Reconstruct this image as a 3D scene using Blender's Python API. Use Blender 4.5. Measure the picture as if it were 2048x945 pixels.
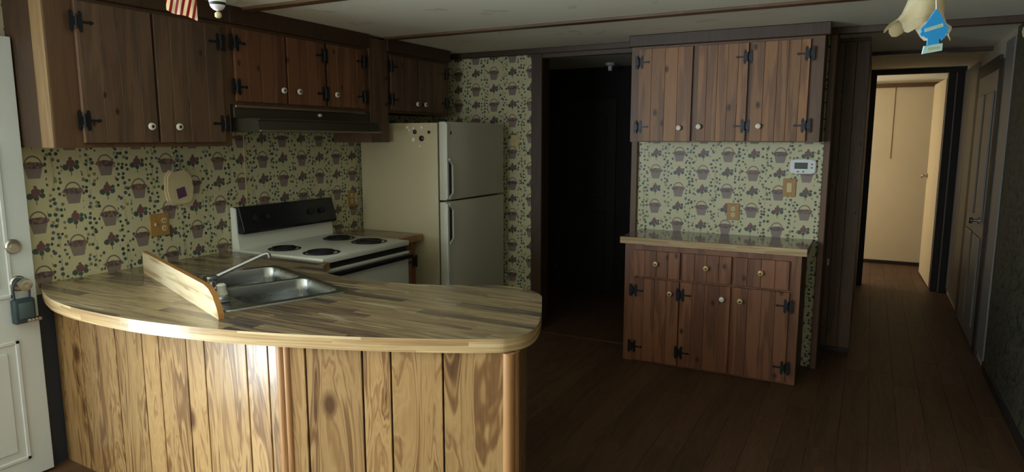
import bpy, bmesh, math, random
from mathutils import Vector, Matrix
random.seed(7)
D = bpy.data
for o in list(D.objects): D.objects.remove(o)
SC = bpy.context.scene
COL = SC.collection
PI = math.pi

# ---------------------------------------------------------------- camera
camd = D.cameras.new('camera'); cam = D.objects.new('camera', camd); COL.objects.link(cam)
camd.sensor_width = 36; camd.lens = 1348 / 2048 * 36; camd.clip_start = 0.02
R_ = Vector((0.88379798, 0.46786872, 0)); U_ = Vector((-0.06681583, 0.12621424, 0.98975028)); F_ = Vector((-0.46307319, 0.87473929, -0.14280892))
mw = Matrix((R_, U_, -F_)).transposed().to_4x4(); mw.translation = (0, 0, 1.6)
cam.matrix_world = mw
SC.camera = cam

# ---------------------------------------------------------------- world, daylight, exposure
SC.view_settings.view_transform = 'Standard'; SC.view_settings.look = 'None'
SC.view_settings.gamma = 1; SC.view_settings.use_curve_mapping = False
SC.view_settings.exposure = 0.4
w = D.worlds.new('sky'); SC.world = w; w.use_nodes = True
w.node_tree.nodes['Background'].inputs[0].default_value = (0.62, 0.76, 1, 1)
w.node_tree.nodes['Background'].inputs[1].default_value = 0.6

def area(name, loc, direction, sx, sy, power, col):
    l = D.lights.new(name, 'AREA'); l.shape = 'RECTANGLE'; l.size = sx; l.size_y = sy; l.energy = power; l.color = col
    o = D.objects.new(name, l); COL.objects.link(o); o.location = loc
    o.rotation_euler = Vector(direction).to_track_quat('-Z', 'Y').to_euler()
    return o
# daylight entering by the open entry door, the added unseen living room windows and the window of the far room
area('daylight_entry_door', (-3.61, 0.21, 1.03), (1, 0, 0), 0.96, 2.04, 112, (0.76, 0.92, 1))
area('added_front_daylight', (-2.35, -3.2, 1.45), (0, 1, 0.22), 2.0, 1.1, 44, (0.86, 0.96, 1))  # added lamp for an unseen window, lights the kitchen from behind the camera
area('added_side_daylight', (-3.64, -1.75, 1.45), (1, 0, 0), 1.3, 1.1, 155, (0.83, 0.95, 1))  # added lamp for an unseen window, brightens the hutch side and ceiling
area('daylight_far_room', (-1.93, 9.1, 1.4), (0.75, 0.66, 0), 1.0, 1.0, 24, (1, 0.97, 0.92))

# ---------------------------------------------------------------- node helpers
def lin(r, g, b):
    f = lambda c: (c / 255 / 12.92) if c / 255 <= 0.04045 else ((c / 255 + 0.055) / 1.055) ** 2.4
    return (f(r), f(g), f(b), 1)
class S:
    def __init__(s, g, k): s.g = g; s.k = k
    def __add__(s, o): return s.g.m('ADD', s, o)
    def __radd__(s, o): return s.g.m('ADD', o, s)
    def __sub__(s, o): return s.g.m('SUBTRACT', s, o)
    def __rsub__(s, o): return s.g.m('SUBTRACT', o, s)
    def __mul__(s, o): return s.g.m('MULTIPLY', s, o)
    def __rmul__(s, o): return s.g.m('MULTIPLY', o, s)
    def __truediv__(s, o): return s.g.m('DIVIDE', s, o)
    def __lt__(s, o): return s.g.m('LESS_THAN', s, o)
    def __gt__(s, o): return s.g.m('GREATER_THAN', s, o)
    def abs(s): return s.g.m('ABSOLUTE', s)
    def floor(s): return s.g.m('FLOOR', s)
class G:
    def __init__(g, name):
        g.mat = D.materials.new(name); g.mat.use_nodes = True; g.nt = g.mat.node_tree
        g.bsdf = g.nt.nodes['Principled BSDF']
    def n(g, t): return g.nt.nodes.new(t)
    def set(g, sock, v):
        if isinstance(v, S): g.nt.links.new(v.k, sock)
        elif v is not None: sock.default_value = v
    def m(g, op, *a):
        n = g.n('ShaderNodeMath'); n.operation = op
        for i, v in enumerate(a): g.set(n.inputs[i], v)
        return S(g, n.outputs[0])
    def mix(g, f, a, b):
        n = g.n('ShaderNodeMix'); n.data_type = 'RGBA'; g.set(n.inputs[0], f); g.set(n.inputs[6], a); g.set(n.inputs[7], b)
        return S(g, n.outputs[2])
    def mul(g, a, b):
        n = g.n('ShaderNodeMix'); n.data_type = 'RGBA'; n.blend_type = 'MULTIPLY'; n.inputs[0].default_value = 1; g.set(n.inputs[6], a); g.set(n.inputs[7], b)
        return S(g, n.outputs[2])
    def grey(g, v):
        n = g.n('ShaderNodeCombineColor')
        for i in range(3): g.set(n.inputs[i], v)
        return S(g, n.outputs[0])
    def obj(g): return S(g, g.n('ShaderNodeTexCoord').outputs['Object'])
    def rnd(g): return S(g, g.n('ShaderNodeObjectInfo').outputs['Random'])
    def sep(g, v):
        n = g.n('ShaderNodeSeparateXYZ'); g.set(n.inputs[0], v); return [S(g, o) for o in n.outputs]
    def xyz(g, x, y, z):
        n = g.n('ShaderNodeCombineXYZ'); g.set(n.inputs[0], x); g.set(n.inputs[1], y); g.set(n.inputs[2], z); return S(g, n.outputs[0])
    def noise(g, v, scale=1, detail=3, rough=0.5, dist=0):
        n = g.n('ShaderNodeTexNoise'); g.set(n.inputs['Vector'], v); n.inputs['Scale'].default_value = scale; n.inputs['Detail'].default_value = detail
        n.inputs['Roughness'].default_value = rough; n.inputs['Distortion'].default_value = dist
        return S(g, n.outputs[0])
    def vor(g, v, scale=1, rand=1, flat=False):
        n = g.n('ShaderNodeTexVoronoi'); n.voronoi_dimensions = '2D' if flat else '3D'; g.set(n.inputs['Vector'], v); n.inputs['Scale'].default_value = scale; n.inputs['Randomness'].default_value = rand
        return S(g, n.outputs['Distance']), S(g, n.outputs['Color'])
    def white(g, v):
        n = g.n('ShaderNodeTexWhiteNoise'); n.noise_dimensions = '3D'; g.set(n.inputs['Vector'], v); return S(g, n.outputs['Value'])
    def ramp(g, f, stops):
        n = g.n('ShaderNodeValToRGB'); e = n.color_ramp.elements
        while len(e) < len(stops): e.new(0.5)
        for x, (p, c) in zip(e, stops): x.position = p; x.color = c
        g.set(n.inputs[0], f); return S(g, n.outputs[0])
    def out(g, col, rough=0.5, metal=0, bump=None, bs=0.2, spec=None, coat=0):
        b = g.bsdf; g.set(b.inputs['Base Color'], col); g.set(b.inputs['Roughness'], rough); g.set(b.inputs['Metallic'], metal)
        if spec is not None: b.inputs['Specular IOR Level'].default_value = spec
        if coat: b.inputs['Coat Weight'].default_value = coat; b.inputs['Coat Roughness'].default_value = 0.25
        if bump is not None:
            n = g.n('ShaderNodeBump'); n.inputs['Strength'].default_value = bs; n.inputs['Distance'].default_value = 0.003; g.set(n.inputs['Height'], bump)
            g.nt.links.new(n.outputs[0], b.inputs['Normal'])
        return g.mat

def plain(name, c, rough=0.5, metal=0, var=0.06, spec=None, scale=9):
    g = G(name); p = g.obj(); n = g.noise(p, scale, 4)
    col = g.mul(c, g.grey(n * (var * 2) + (1 - var)))
    return g.out(col, rough, metal, spec=spec)

def wood(name, stops, axis='z', across=16, along=1.3, rough=0.5, knots=0.12, rings=26, fine=0.2, dist=0.6, tint=0.3, coat=0, spec=None, kn=(7, 4.2), dark=lin(56, 30, 15)):
    g = G(name); p = g.obj(); r = g.rnd(); x, y, z = g.sep(p)
    off = r * 31.7
    def sc(a, b):
        return g.xyz(x * (b if axis == 'x' else a) + off, y * (b if axis == 'y' else a) + off * 1.7, z * (b if axis == 'z' else a) + off * 0.6)
    n1 = g.noise(sc(across, along), 1, 3, 0.5, dist)
    ring = g.m('SINE', n1 * rings) * 0.5 + 0.5
    f = g.noise(sc(across * 14, along * 5), 1, 2)
    t = (n1 - 0.5) * 1.5 + 0.5
    t = t * (0.8 - fine) + ring * 0.2 + f * fine
    col = g.ramp(t, stops)
    if knots:
        d, c = g.vor(g.xyz(x * kn[0] + y * (kn[0] * 0.4) + off, z * kn[1] + off * 0.6, 0.0), 1, 1, True) if axis == 'z' else g.vor(sc(*kn), 1)
        cr = g.sep(c)[0]
        k = g.m('SMOOTH_MIN', 1.0, g.m('MAXIMUM', (knots - d) / knots * 1.6, 0.0), 0.1) * (cr > 0.62)
        col = g.mix(k, col, dark)
    col = g.mul(col, g.grey(r * tint + (1 - tint * 0.5)))
    return g.out(col, rough, bump=f, bs=0.12, coat=coat, spec=spec)

def wallpaper(name, ax, u0, v0, cw=0.171, rh=0.1315):
    g = G(name); X, Y, Z = g.sep(g.obj()); u = X if ax == 'x' else Y
    wob = g.noise(g.xyz(u, 0.0, Z), 18, 2)
    Uc = (u - u0) / cw; col = (Uc + 0.5).floor(); x = (Uc - col) * cw
    Vc = (Z - v0) / rh; row = (Vc + 0.5).floor(); y = (Vc - row) * rh
    par = g.m('PINGPONG', col + row, 1.0)          # 0 basket, 1 posy
    isb = par < 0.5; isf = par > 0.5
    P2 = g.xyz(u, 0.0, Z)
    nz = (g.noise(P2, 160, 1) - 0.5)
    ax_ = x.abs()
    # paper ground
    base = g.mix(g.noise(P2, 5, 3), lin(206, 201, 168), lin(195, 188, 148))
    base = g.mix((g.noise(P2, 42, 2) > 0.60) * 0.4, base, lin(214, 198, 110))
    # vines between the columns
    d, c = g.vor(g.xyz(u, Z, 0.0), 37, 0.75, True)
    cs = g.sep(c)
    strip = ax_ > (cw * 0.5 - 0.041 - (wob - 0.5) * 0.04)
    leaf = (d < (cs[1] * 0.12 + 0.24)) * strip * (cs[2] > 0.2)
    lc = g.ramp(cs[0], [(0.0, lin(50, 66, 58)), (0.4, lin(66, 92, 84)), (0.7, lin(78, 90, 106)), (0.9, lin(136, 136, 92))])
    out = g.mix(leaf, base, lc)
    stem = (((ax_ - cw * 0.5) + (wob - 0.5) * 0.05).abs() < 0.0016)
    out = g.mix(stem * 0.55, out, lin(92, 104, 72))
    # basket
    hx = 0.027 + (y + 0.056) * 0.26
    body = (ax_ < hx) * (y > -0.056) * (y < 0.004) * isb
    weave = g.m('SINE', y * 900) * g.m('SINE', x * 700)
    bc = g.mix(weave * 0.25 + 0.4, lin(122, 110, 104), lin(154, 140, 128))
    out = g.mix(body, out, bc)
    rr = g.m('SQRT', x * x + (y - 0.004) * (y - 0.004) * 0.72)
    handle = ((rr - 0.038).abs() < 0.0034) * (y > 0.0) * isb
    out = g.mix(handle, out, lin(128, 110, 96))
    d2, c2 = g.vor(P2, 90, 1); k2 = g.sep(c2)
    yy = (y - 0.006) / 0.018; xx = x / 0.055
    bloom = ((xx * xx + yy * yy + nz * 1.2) < 0.85) * isb
    fc = g.ramp(k2[0], [(0.0, lin(70, 84, 62)), (0.35, lin(126, 92, 88)), (0.6, lin(150, 118, 84)), (0.85, lin(86, 76, 104))])
    out = g.mix(bloom, out, fc)
    # posy
    def disc(cx, cy, r): 
        a = x - cx; b = y - cy
        return (g.m('SQRT', a * a + b * b) + nz * 0.012) < r
    lf = g.m('MAXIMUM', g.m('MAXIMUM', disc(0.027, -0.006, 0.013), disc(-0.026, -0.008, 0.015)), g.m('MAXIMUM', disc(0.03, 0.016, 0.010), disc(0.0, -0.018, 0.012)))
    st = (ax_ < 0.002) * (y < -0.02) * (y > -0.05)
    out = g.mix(g.m('MAXIMUM', lf, st) * isf, out, lin(74, 90, 80))
    fl = g.m('MAXIMUM', disc(0.0, 0.01, 0.021), disc(0.0, 0.034, 0.008))
    out = g.mix(fl * isf, out, g.mix(nz + 0.5, lin(104, 76, 80), lin(132, 94, 90)))
    return g.out(out, 0.42, spec=0.35)

# ---------------------------------------------------------------- materials
M = {}
M['pine'] = wood('stained_pine', [(0.2, lin(98, 62, 38)), (0.45, lin(132, 90, 55)), (0.62, lin(150, 104, 62)), (0.85, lin(112, 70, 42))], knots=0.13)
M['pine_red'] = wood('reddish_stained_pine', [(0.2, lin(92, 56, 38)), (0.45, lin(122, 76, 50)), (0.62, lin(138, 90, 60)), (0.85, lin(102, 60, 40))], knots=0.12)
M['pine_left'] = wood('dark_stained_pine', [(0.2, lin(78, 59, 46)), (0.45, lin(98, 75, 57)), (0.62, lin(110, 84, 64)), (0.85, lin(86, 65, 50))], knots=0.09)
M['pine_mid'] = wood('chestnut_stained_pine', [(0.2, lin(84, 52, 36)), (0.45, lin(112, 72, 48)), (0.62, lin(124, 82, 54)), (0.85, lin(94, 58, 40))], knots=0.1)
M['frame'] = wood('dark_frame_pine', [(0.2, lin(80, 56, 38)), (0.5, lin(104, 75, 51)), (0.8, lin(90, 63, 43))], knots=0.0, tint=0.1)
M['walnut_dark'] = wood('dark_brown_trim', [(0.2, lin(50, 35, 24)), (0.5, lin(70, 49, 33)), (0.8, lin(57, 41, 28))], knots=0.0, tint=0.1)
M['batten'] = wood('ceiling_batten_wood', [(0.2, lin(70, 50, 34)), (0.5, lin(106, 78, 52)), (0.8, lin(80, 57, 38))], axis='x', knots=0.1, tint=0.1, kn=(7, 2))
M['light_pine'] = wood('pale_pine', [(0.2, lin(116, 92, 62)), (0.5, lin(146, 118, 82)), (0.8, lin(128, 102, 68))], knots=0.0, tint=0.05)
M['panelling'] = wood('swirled_oak_panelling', [(0.16, lin(84, 58, 36)), (0.36, lin(126, 92, 56)), (0.54, lin(168, 134, 88)), (0.70, lin(150, 115, 72)), (0.88, lin(100, 70, 42))], across=7.5, along=0.95, rings=60, fine=0.16, dist=1.9, knots=0.16, rough=0.25, tint=0.3, kn=(4, 2.4), spec=0.75, dark=lin(88, 58, 34))
M['panel_trim'] = wood('panelling_trim', [(0.2, lin(120, 84, 52)), (0.5, lin(164, 120, 76)), (0.8, lin(140, 100, 62))], knots=0, rough=0.35, tint=0.1)
M['hallpanel'] = wood('brown_hall_panelling', [(0.2, lin(58, 42, 27)), (0.5, lin(94, 68, 43)), (0.8, lin(72, 51, 33))], knots=0.08, tint=0.2)
M['floor'] = wood('brown_floor_planks', [(0.2, lin(64, 46, 34)), (0.5, lin(98, 72, 52)), (0.8, lin(76, 54, 39))], axis='y', across=18, along=1.6, knots=0, rough=0.55, tint=0.3, spec=0.3)
M['subfloor'] = plain('dark_subfloor', lin(30, 22, 18), 0.8)
M['gapblack'] = plain('black_groove', lin(24, 20, 18), 0.8)
M['paper_l'] = wallpaper('basket_wallpaper_kitchen', 'y', 1.765, 1.469)
M['paper_b'] = wallpaper('basket_wallpaper_back', 'x', -1.262, 1.489, 0.176)
M['iron'] = plain('black_wrought_iron', lin(26, 28, 34), 0.45, 0.3)
M['ceramic'] = plain('white_ceramic', lin(226, 222, 205), 0.2)
M['ivory'] = plain('ivory_ceramic', lin(206, 182, 130), 0.25)
M['brass'] = plain('brass', lin(120, 92, 50), 0.3, 0.9)
M['almond'] = plain('almond_enamel', lin(192, 180, 144), 0.35, spec=0.4, var=0.05, scale=3)
M['almond_door'] = plain('almond_textured_enamel', lin(205, 202, 182), 0.38, var=0.04, scale=5)
M['white_en'] = plain('white_enamel', lin(225, 226, 214), 0.25, var=0.03)
M['white_door'] = plain('white_door_paint', lin(208, 214, 212), 0.4, var=0.04, scale=4)
M['black_gl'] = plain('black_glossy_panel', lin(22, 26, 34), 0.25)
M['black'] = plain('matte_black', lin(20, 20, 22), 0.6)
M['bronze'] = plain('brown_bronze_enamel', lin(74, 70, 58), 0.28, 0.35)
M['chrome'] = plain('chrome', lin(200, 202, 205), 0.16, 1.0, var=0.02)
M['nickel'] = plain('satin_nickel', lin(176, 172, 162), 0.32, 1.0, var=0.03)
M['plate'] = wood('orange_wood_plate', [(0.2, lin(150, 112, 58)), (0.5, lin(178, 138, 78)), (0.8, lin(160, 120, 66))], across=40, along=6, knots=0, tint=0.05)
M['plate_cream'] = plain('cream_plastic', lin(206, 188, 140), 0.4)
M['white_pl'] = plain('white_plastic', lin(222, 226, 226), 0.35, var=0.02)
M['lcd'] = plain('grey_display', lin(66, 70, 62), 0.5)
M['grey_btn'] = plain('grey_button', lin(120, 130, 134), 0.5)
M['casing_dark'] = plain('dark_casing', lin(34, 28, 26), 0.55)
M['shade_blue'] = plain('dark_blue_grey_shade', lin(48, 56, 68), 0.5)  # shade and bluish flare as a flat wall colour
M['beige_wall'] = plain('beige_far_wall', lin(218, 202, 166), 0.6, var=0.07, scale=3)
M['beige_door'] = wood('pale_birch_door', [(0.2, lin(208, 186, 142)), (0.5, lin(224, 202, 156)), (0.8, lin(212, 190, 146))], knots=0, tint=0.05)
M['grey_panel'] = plain('grey_white_panel', lin(118, 114, 110), 0.4, var=0.05, scale=3)
M['plain_wall'] = plain('brown_panel_wall', lin(96, 76, 58), 0.6)
M['living_wall'] = plain('cream_living_wall', lin(176, 166, 146), 0.6)
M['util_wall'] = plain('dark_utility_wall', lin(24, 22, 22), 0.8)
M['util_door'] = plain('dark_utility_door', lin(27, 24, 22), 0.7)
M['lockbox'] = plain('dark_teal_lockbox', lin(46, 62, 68), 0.45)
M['lockface'] = plain('teal_lockbox_shutter', lin(70, 88, 92), 0.4)
M['blue_card'] = plain('bright_blue_card', lin(34, 150, 224), 0.6, var=0.02)
M['pale_card'] = plain('pale_blue_card', lin(176, 212, 212), 0.5, var=0.02)
M['gold_ink'] = plain('dull_gold_ink', lin(176, 184, 150), 0.5)
M['string'] = plain('white_string', lin(210, 212, 205), 0.7)
M['magnet_dark'] = plain('dark_plum_magnet', lin(34, 24, 34), 0.35)
M['magnet_pale'] = plain('pale_magnet', lin(238, 230, 222), 0.3)
M['glassw'] = plain('window_frame_white', lin(214, 214, 208), 0.4)
M['fabric'] = plain('cream_cloth', lin(206, 190, 148), 0.85, var=0.1, scale=30)
M['berry'] = plain('purple_berry_print', lin(96, 60, 92), 0.8, var=0.3, scale=90)
M['greenish'] = plain('grey_green_ribbon', lin(96, 104, 92), 0.8)
M['zinc'] = plain('transition_strip_metal', lin(110, 92, 70), 0.4, 0.5)

def mk_ceiling():
    g = G('aged_cream_ceiling'); p = g.obj(); n = g.noise(p, 1.3, 4); s = g.noise(p, 4.5, 3)
    c = g.mix(n, lin(242, 239, 220), lin(234, 227, 202)); c = g.mix((s > 0.68) * 0.25, c, lin(160, 146, 112))
    return g.out(c, 0.8, bump=g.noise(p, 90, 3), bs=0.15)
M['ceiling'] = mk_ceiling()
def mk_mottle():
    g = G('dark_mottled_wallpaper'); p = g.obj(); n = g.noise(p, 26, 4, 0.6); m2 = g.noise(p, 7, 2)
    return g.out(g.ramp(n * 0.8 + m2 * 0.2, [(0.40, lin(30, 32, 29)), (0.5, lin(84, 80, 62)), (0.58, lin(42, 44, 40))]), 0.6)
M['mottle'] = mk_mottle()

def mk_counter(name, rough, dull=1.0):
    g = G(name); x, y, z = g.sep(g.obj())
    row = (y / 0.058).floor(); rn = g.white(g.xyz(row, 3.0, 1.0)); seg = (x / 0.55 + rn * 9.0).floor()
    k = g.white(g.xyz(row, seg, 5.0))
    v = g.xyz(x * 2.2 + k * 40, y * 30, seg)
    n = g.noise(v, 1, 3, 0.5, 0.8); f = g.noise(g.xyz(x * 9, y * 210, k * 9), 1, 2)
    t = (n - 0.5) * 1.1 + k * 0.72 + f * 0.16
    t = t + 0.08
    D_ = lambda r, gg, b: lin(r * dull, gg * dull, b * dull)
    c = g.ramp(t, [(0.1, D_(74, 68, 70)), (0.28, D_(120, 100, 80)), (0.45, D_(152, 130, 98)), (0.62, D_(178, 156, 116)), (0.8, D_(136, 114, 86)), (0.95, D_(200, 184, 146))])
    return g.out(c, rough, bump=f, bs=0.03, spec=0.6)
M['counter'] = mk_counter('butcher_block_laminate', 0.24, 0.88)
M['counter_hutch'] = mk_counter('glossy_butcher_block_laminate', 0.10, 0.9)

def mk_edge():
    g = G('butcher_block_edge'); x, y, z = g.sep(g.obj())
    lay = (z / 0.017).floor(); seg = (x / 0.45 + g.white(g.xyz(lay, 1.0, 2.0)) * 5).floor(); k = g.white(g.xyz(lay, seg, 7.0))
    n = g.noise(g.xyz(x * 3 + k * 20, y * 3, z * 90), 1, 3, 0.5, 0.4)
    t = (n - 0.5) * 0.9 + 0.32 + k * 0.36
    c = g.ramp(t, [(0.1, lin(118, 90, 60)), (0.4, lin(160, 130, 88)), (0.65, lin(190, 164, 120)), (0.9, lin(208, 186, 146))])
    return g.out(c, 0.24, spec=0.7)
M['edge'] = mk_edge()

def mk_steel():
    g = G('brushed_stainless'); p = g.obj(); x, y, z = g.sep(p)
    f = g.noise(g.xyz(x * 300, y * 6, z * 40), 1, 2)
    return g.out(g.mix(f, lin(150, 152, 150), lin(182, 184, 182)), f * 0.12 + 0.22, 1.0)
M['steel'] = mk_steel()

def mk_shade():
    g = G('frosted_amber_glass'); p = g.obj(); n = g.noise(p, 24, 2)
    g.out(g.mix(n, lin(226, 218, 190), lin(206, 184, 134)), 0.35); b = g.bsdf
    b.inputs['Transmission Weight'].default_value = 0.35; b.inputs['Subsurface Weight'].default_value = 0.0
    return g.mat
M['shade'] = mk_shade()

def mk_flag():
    g = G('red_cream_striped_cloth'); x, y, z = g.sep(g.obj())
    s = g.m('SINE', (x - z * 0.22) * (2 * PI / 0.0118)) > -0.1
    return g.out(g.mix(s, lin(150, 34, 40), lin(226, 206, 176)), 0.8)
M['flag'] = mk_flag()

# ---------------------------------------------------------------- geometry helpers
def nb(): return bmesh.new()
def box(bm, x0, x1, y0, y1, z0, z1, bev=0, seg=1):
    vs = [bm.verts.new((x, y, z)) for x in (x0, x1) for y in (y0, y1) for z in (z0, z1)]
    fs = [(0, 1, 3, 2), (4, 6, 7, 5), (0, 4, 5, 1), (2, 3, 7, 6), (0, 2, 6, 4), (1, 5, 7, 3)]
    faces = [bm.faces.new([vs[i] for i in f]) for f in fs]
    if bev:
        es = list({e for f in faces for e in f.edges})
        bmesh.ops.bevel(bm, geom=es, offset=bev, segments=seg, affect='EDGES', profile=0.5)
    return bm
def prism(bm, pts, axis, a0, a1):
    """extrude a 2-D polygon along axis: 'x' pts=(y,z), 'y' pts=(x,z), 'z' pts=(x,y)"""
    def P(p, a): return {'x': (a, p[0], p[1]), 'y': (p[0], a, p[1]), 'z': (p[0], p[1], a)}[axis]
    A = [bm.verts.new(P(p, a0)) for p in pts]; B = [bm.verts.new(P(p, a1)) for p in pts]
    n = len(pts); bm.faces.new(A); bm.faces.new(B[::-1])
    for i in range(n): bm.faces.new((A[i], B[i], B[(i + 1) % n], A[(i + 1) % n]))
    return bm
def tube(bm, pts, r, seg=10, cap=True):
    pts = [Vector(p) for p in pts]; rings = []
    rs = r if isinstance(r, (list, tuple)) else [r] * len(pts)
    for i, p in enumerate(pts):
        d = (pts[min(i + 1, len(pts) - 1)] - pts[max(i - 1, 0)]).normalized()
        a = d.orthogonal().normalized() if i == 0 else (rings_a - d * rings_a.dot(d)).normalized()
        rings_a = a; b = d.cross(a)
        rings.append([bm.verts.new(p + (a * math.cos(2 * PI * k / seg) + b * math.sin(2 * PI * k / seg)) * rs[i]) for k in range(seg)])
    for A, B in zip(rings, rings[1:]):
        for k in range(seg): bm.faces.new((A[k], A[(k + 1) % seg], B[(k + 1) % seg], B[k]))
    if cap: bm.faces.new(rings[0][::-1]); bm.faces.new(rings[-1])
    return bm
def lathe(bm, prof, mat=None, seg=20, mi=None):
    """prof: (r, h) along local +Z; mat: 4x4 placement"""
    mat = mat or Matrix(); rings = []
    for r, h in prof:
        rings.append([bm.verts.new(mat @ Vector((r * math.cos(2 * PI * k / seg), r * math.sin(2 * PI * k / seg), h))) for k in range(seg)])
    for i, (A, B) in enumerate(zip(rings, rings[1:])):
        for k in range(seg):
            f = bm.faces.new((A[k], A[(k + 1) % seg], B[(k + 1) % seg], B[k]))
            if mi: f.material_index = mi[i]
    f = bm.faces.new(rings[0][::-1]); f2 = bm.faces.new(rings[-1])
    if mi: f.material_index = mi[0]; f2.material_index = mi[-1]
    return bm
def axis_m(loc, d):
    q = Vector(d).to_track_quat('Z', 'Y'); return Matrix.Translation(loc) @ q.to_matrix().to_4x4()
def ob(name, bm, mat, parent=None, smooth=False, label=None):
    if isinstance(bm, bpy.types.Mesh): me = bm
    else:
        bmesh.ops.recalc_face_normals(bm, faces=bm.faces)
        me = D.meshes.new(name); bm.to_mesh(me); bm.free()
        for m_ in (mat if isinstance(mat, (list, tuple)) else [mat]): me.materials.append(M[m_])
        if smooth:
            for p in me.polygons: p.use_smooth = True
            try: me.set_sharp_from_angle(angle=math.radians(38))
            except Exception: pass
    o = D.objects.new(name, me); COL.objects.link(o)
    if parent: o.parent = parent
    if label: o['label'] = label
    return o
def tag(o, label, cat, group=None):
    o['label'] = label; o['category'] = cat
    if group: o['group'] = group
    return o
def thing(name, label, cat, loc=(0, 0, 0), rz=0, group=None):
    o = D.objects.new(name, None); COL.objects.link(o); o.location = loc; o.rotation_euler = (0, 0, rz); o.empty_display_size = 0.1
    return tag(o, label, cat, group)
def struct(name, bm, mat, label=None, smooth=False):
    o = ob(name, bm, mat, None, smooth, label); o['kind'] = 'structure'; return o

XL, XR, ZC, YB = -3.49, 0.79, 2.32, 5.05
# ---------------------------------------------------------------- room shell
fl = struct('floor', box(nb(), XL - .1, XR + .1, -3.1, 9.95, -0.06, -0.003), 'subfloor', 'brown plank floor of the kitchen and hall')
pl_me = None; PW, PL = 0.143, 1.25
ncol = int((XR - XL) / PW) + 1
for i in range(ncol):
    x0 = XL + i * PW; x1 = min(x0 + PW, XR)
    if x1 - x0 < 0.02: continue
    y = 0.3 - random.random() * PL
    while y < 9.85:
        a = max(y, 0.3); b = min(y + PL, 9.85)
        if b - a > 0.04 and not (x1 < -1.9 and b < 5.0 and a < 5 and not (x1 < -1.2)) or (x1 > -1.9 and b - a > 0.04):
            if b - a > PL - 0.001 and x1 - x0 > PW - 0.001:
                if pl_me is None:
                    o = ob('floor_plank', box(nb(), 0.0004, PW - 0.0004, 0.0004, PL - 0.0004, -0.008, 0, 0.001), 'floor', fl); pl_me = o.data
                else: o = ob('floor_plank', pl_me, None, fl)
            else: o = ob('floor_plank', box(nb(), 0.001, x1 - x0 - 0.001, 0.001, b - a - 0.001, -0.008, 0, 0.0016), 'floor', fl)
            o.location = (x0, a, 0)
        y += PL
ob('floor_slab', box(nb(), XL, XR, -3.0, 0.3, -0.008, 0), 'floor', fl)
ob('floor_slab', box(nb(), XL, -1.9, 0.3, 5.0, -0.008, -0.001), 'floor', fl)

struct('ceiling', box(nb(), XL - .1, XR + .1, -3.1, 9.95, ZC, ZC + 0.06), 'ceiling', 'aged cream panel ceiling')
for i, yb in enumerate((-2.25, -1.0, 0.25, 1.5, 2.75, 4.0)):
    struct('trim_%d' % (i + 1), box(nb(), XL if yb < 1.7 else -3.13, XR, yb - 0.036, yb + 0.036, ZC - 0.016, ZC, 0.003), 'batten', 'brown wooden batten across the ceiling')
struct('trim_7', box(nb(), XL, XR, 5.0, YB, ZC - 0.045, ZC, 0.004), 'walnut_dark', 'dark wooden strip where the back wall meets the ceiling')

b = nb()
box(b, XL - .1, XL, -3.1, -2.45, 0, ZC); box(b, XL - .1, XL, -2.45, -1.05, 0, 0.85); box(b, XL - .1, XL, -2.45, -1.05, 2.05, ZC); box(b, XL - .1, XL, -1.05, -0.28, 0, ZC); box(b, XL - .1, XL, -0.28, 0.70, 2.06, ZC); box(b, XL - .1, XL, 0.70, 1.7, 0, ZC)
box(b, XL - .1, XL, YB, 9.95, 0, ZC)
wl = struct('wall_left', b, 'living_wall', 'left wall with the open entry doorway')
ob('wallpaper', box(nb(), XL - .1, XL, 1.7, YB, 0, ZC), 'paper_l', wl, label='yellowed wallpaper printed with baskets, posies and ivy')
ob('wallpaper_seam', box(nb(), XL, XL + 0.003, 2.985, 2.993, 0.91, 1.64), 'plate_cream', wl)
# entry door casing
b = nb(); box(b, XL, XL + .015, -0.35, -0.28, 0, 2.06); box(b, XL, XL + .015, -0.35, 0.70, 2.06, 2.13)
struct('trim_8', b, 'casing_dark', 'dark casing of the entry doorway')
struct('trim_9', box(nb(), XL, XL + 0.006, 1.701, 1.80, 0.0, 0.858), 'shade_blue', 'narrow painted strip of dark blue-grey shade on the wall between the entry door and the peninsula')  # shaded gap below the counter, its darkness put into the strip's colour

b = nb()
box(b, XL, -2.40, YB, YB + .1, 0, ZC); box(b, -1.60, -0.25, YB, YB + .1, 0, ZC); box(b, -2.40, -1.60, YB, YB + .1, 2.25, ZC)
struct('wall_back', b, 'paper_b', 'back wall papered with baskets and ivy, with a dark doorway')
b = nb(); box(b, -2.48, -2.385, 5.02, YB, 0, 2.30, 0.004); box(b, -2.402, -2.385, YB, 5.16, 0, 2.25); struct('trim_10', b, 'walnut_dark', 'dark wooden casing left of the dark doorway')
b = nb(); box(b, -1.625, -1.575, 5.02, YB, 0, 2.27, 0.004); box(b, -1.615, -1.598, YB, 5.16, 0, 2.25); struct('trim_11', b, 'frame', 'brown casing strip between the dark doorway and the hutch')
b = nb(); box(b, -2.385, -1.625, 5.02, YB, 2.24, 2.30, 0.004); struct('trim_12', b, 'walnut_dark', 'dark head casing over the dark doorway')
struct('trim_13', box(nb(), -2.40, -1.60, 4.93, 4.96, 0, 0.006, 0.002), 'zinc', 'thin metal floor strip in front of the dark doorway')
b = nb(); box(b, -0.285, -0.245, 5.005, 5.155, 0, ZC, 0.004); struct('trim_14', b, 'frame', 'brown corner post right of the hutch')
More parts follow.
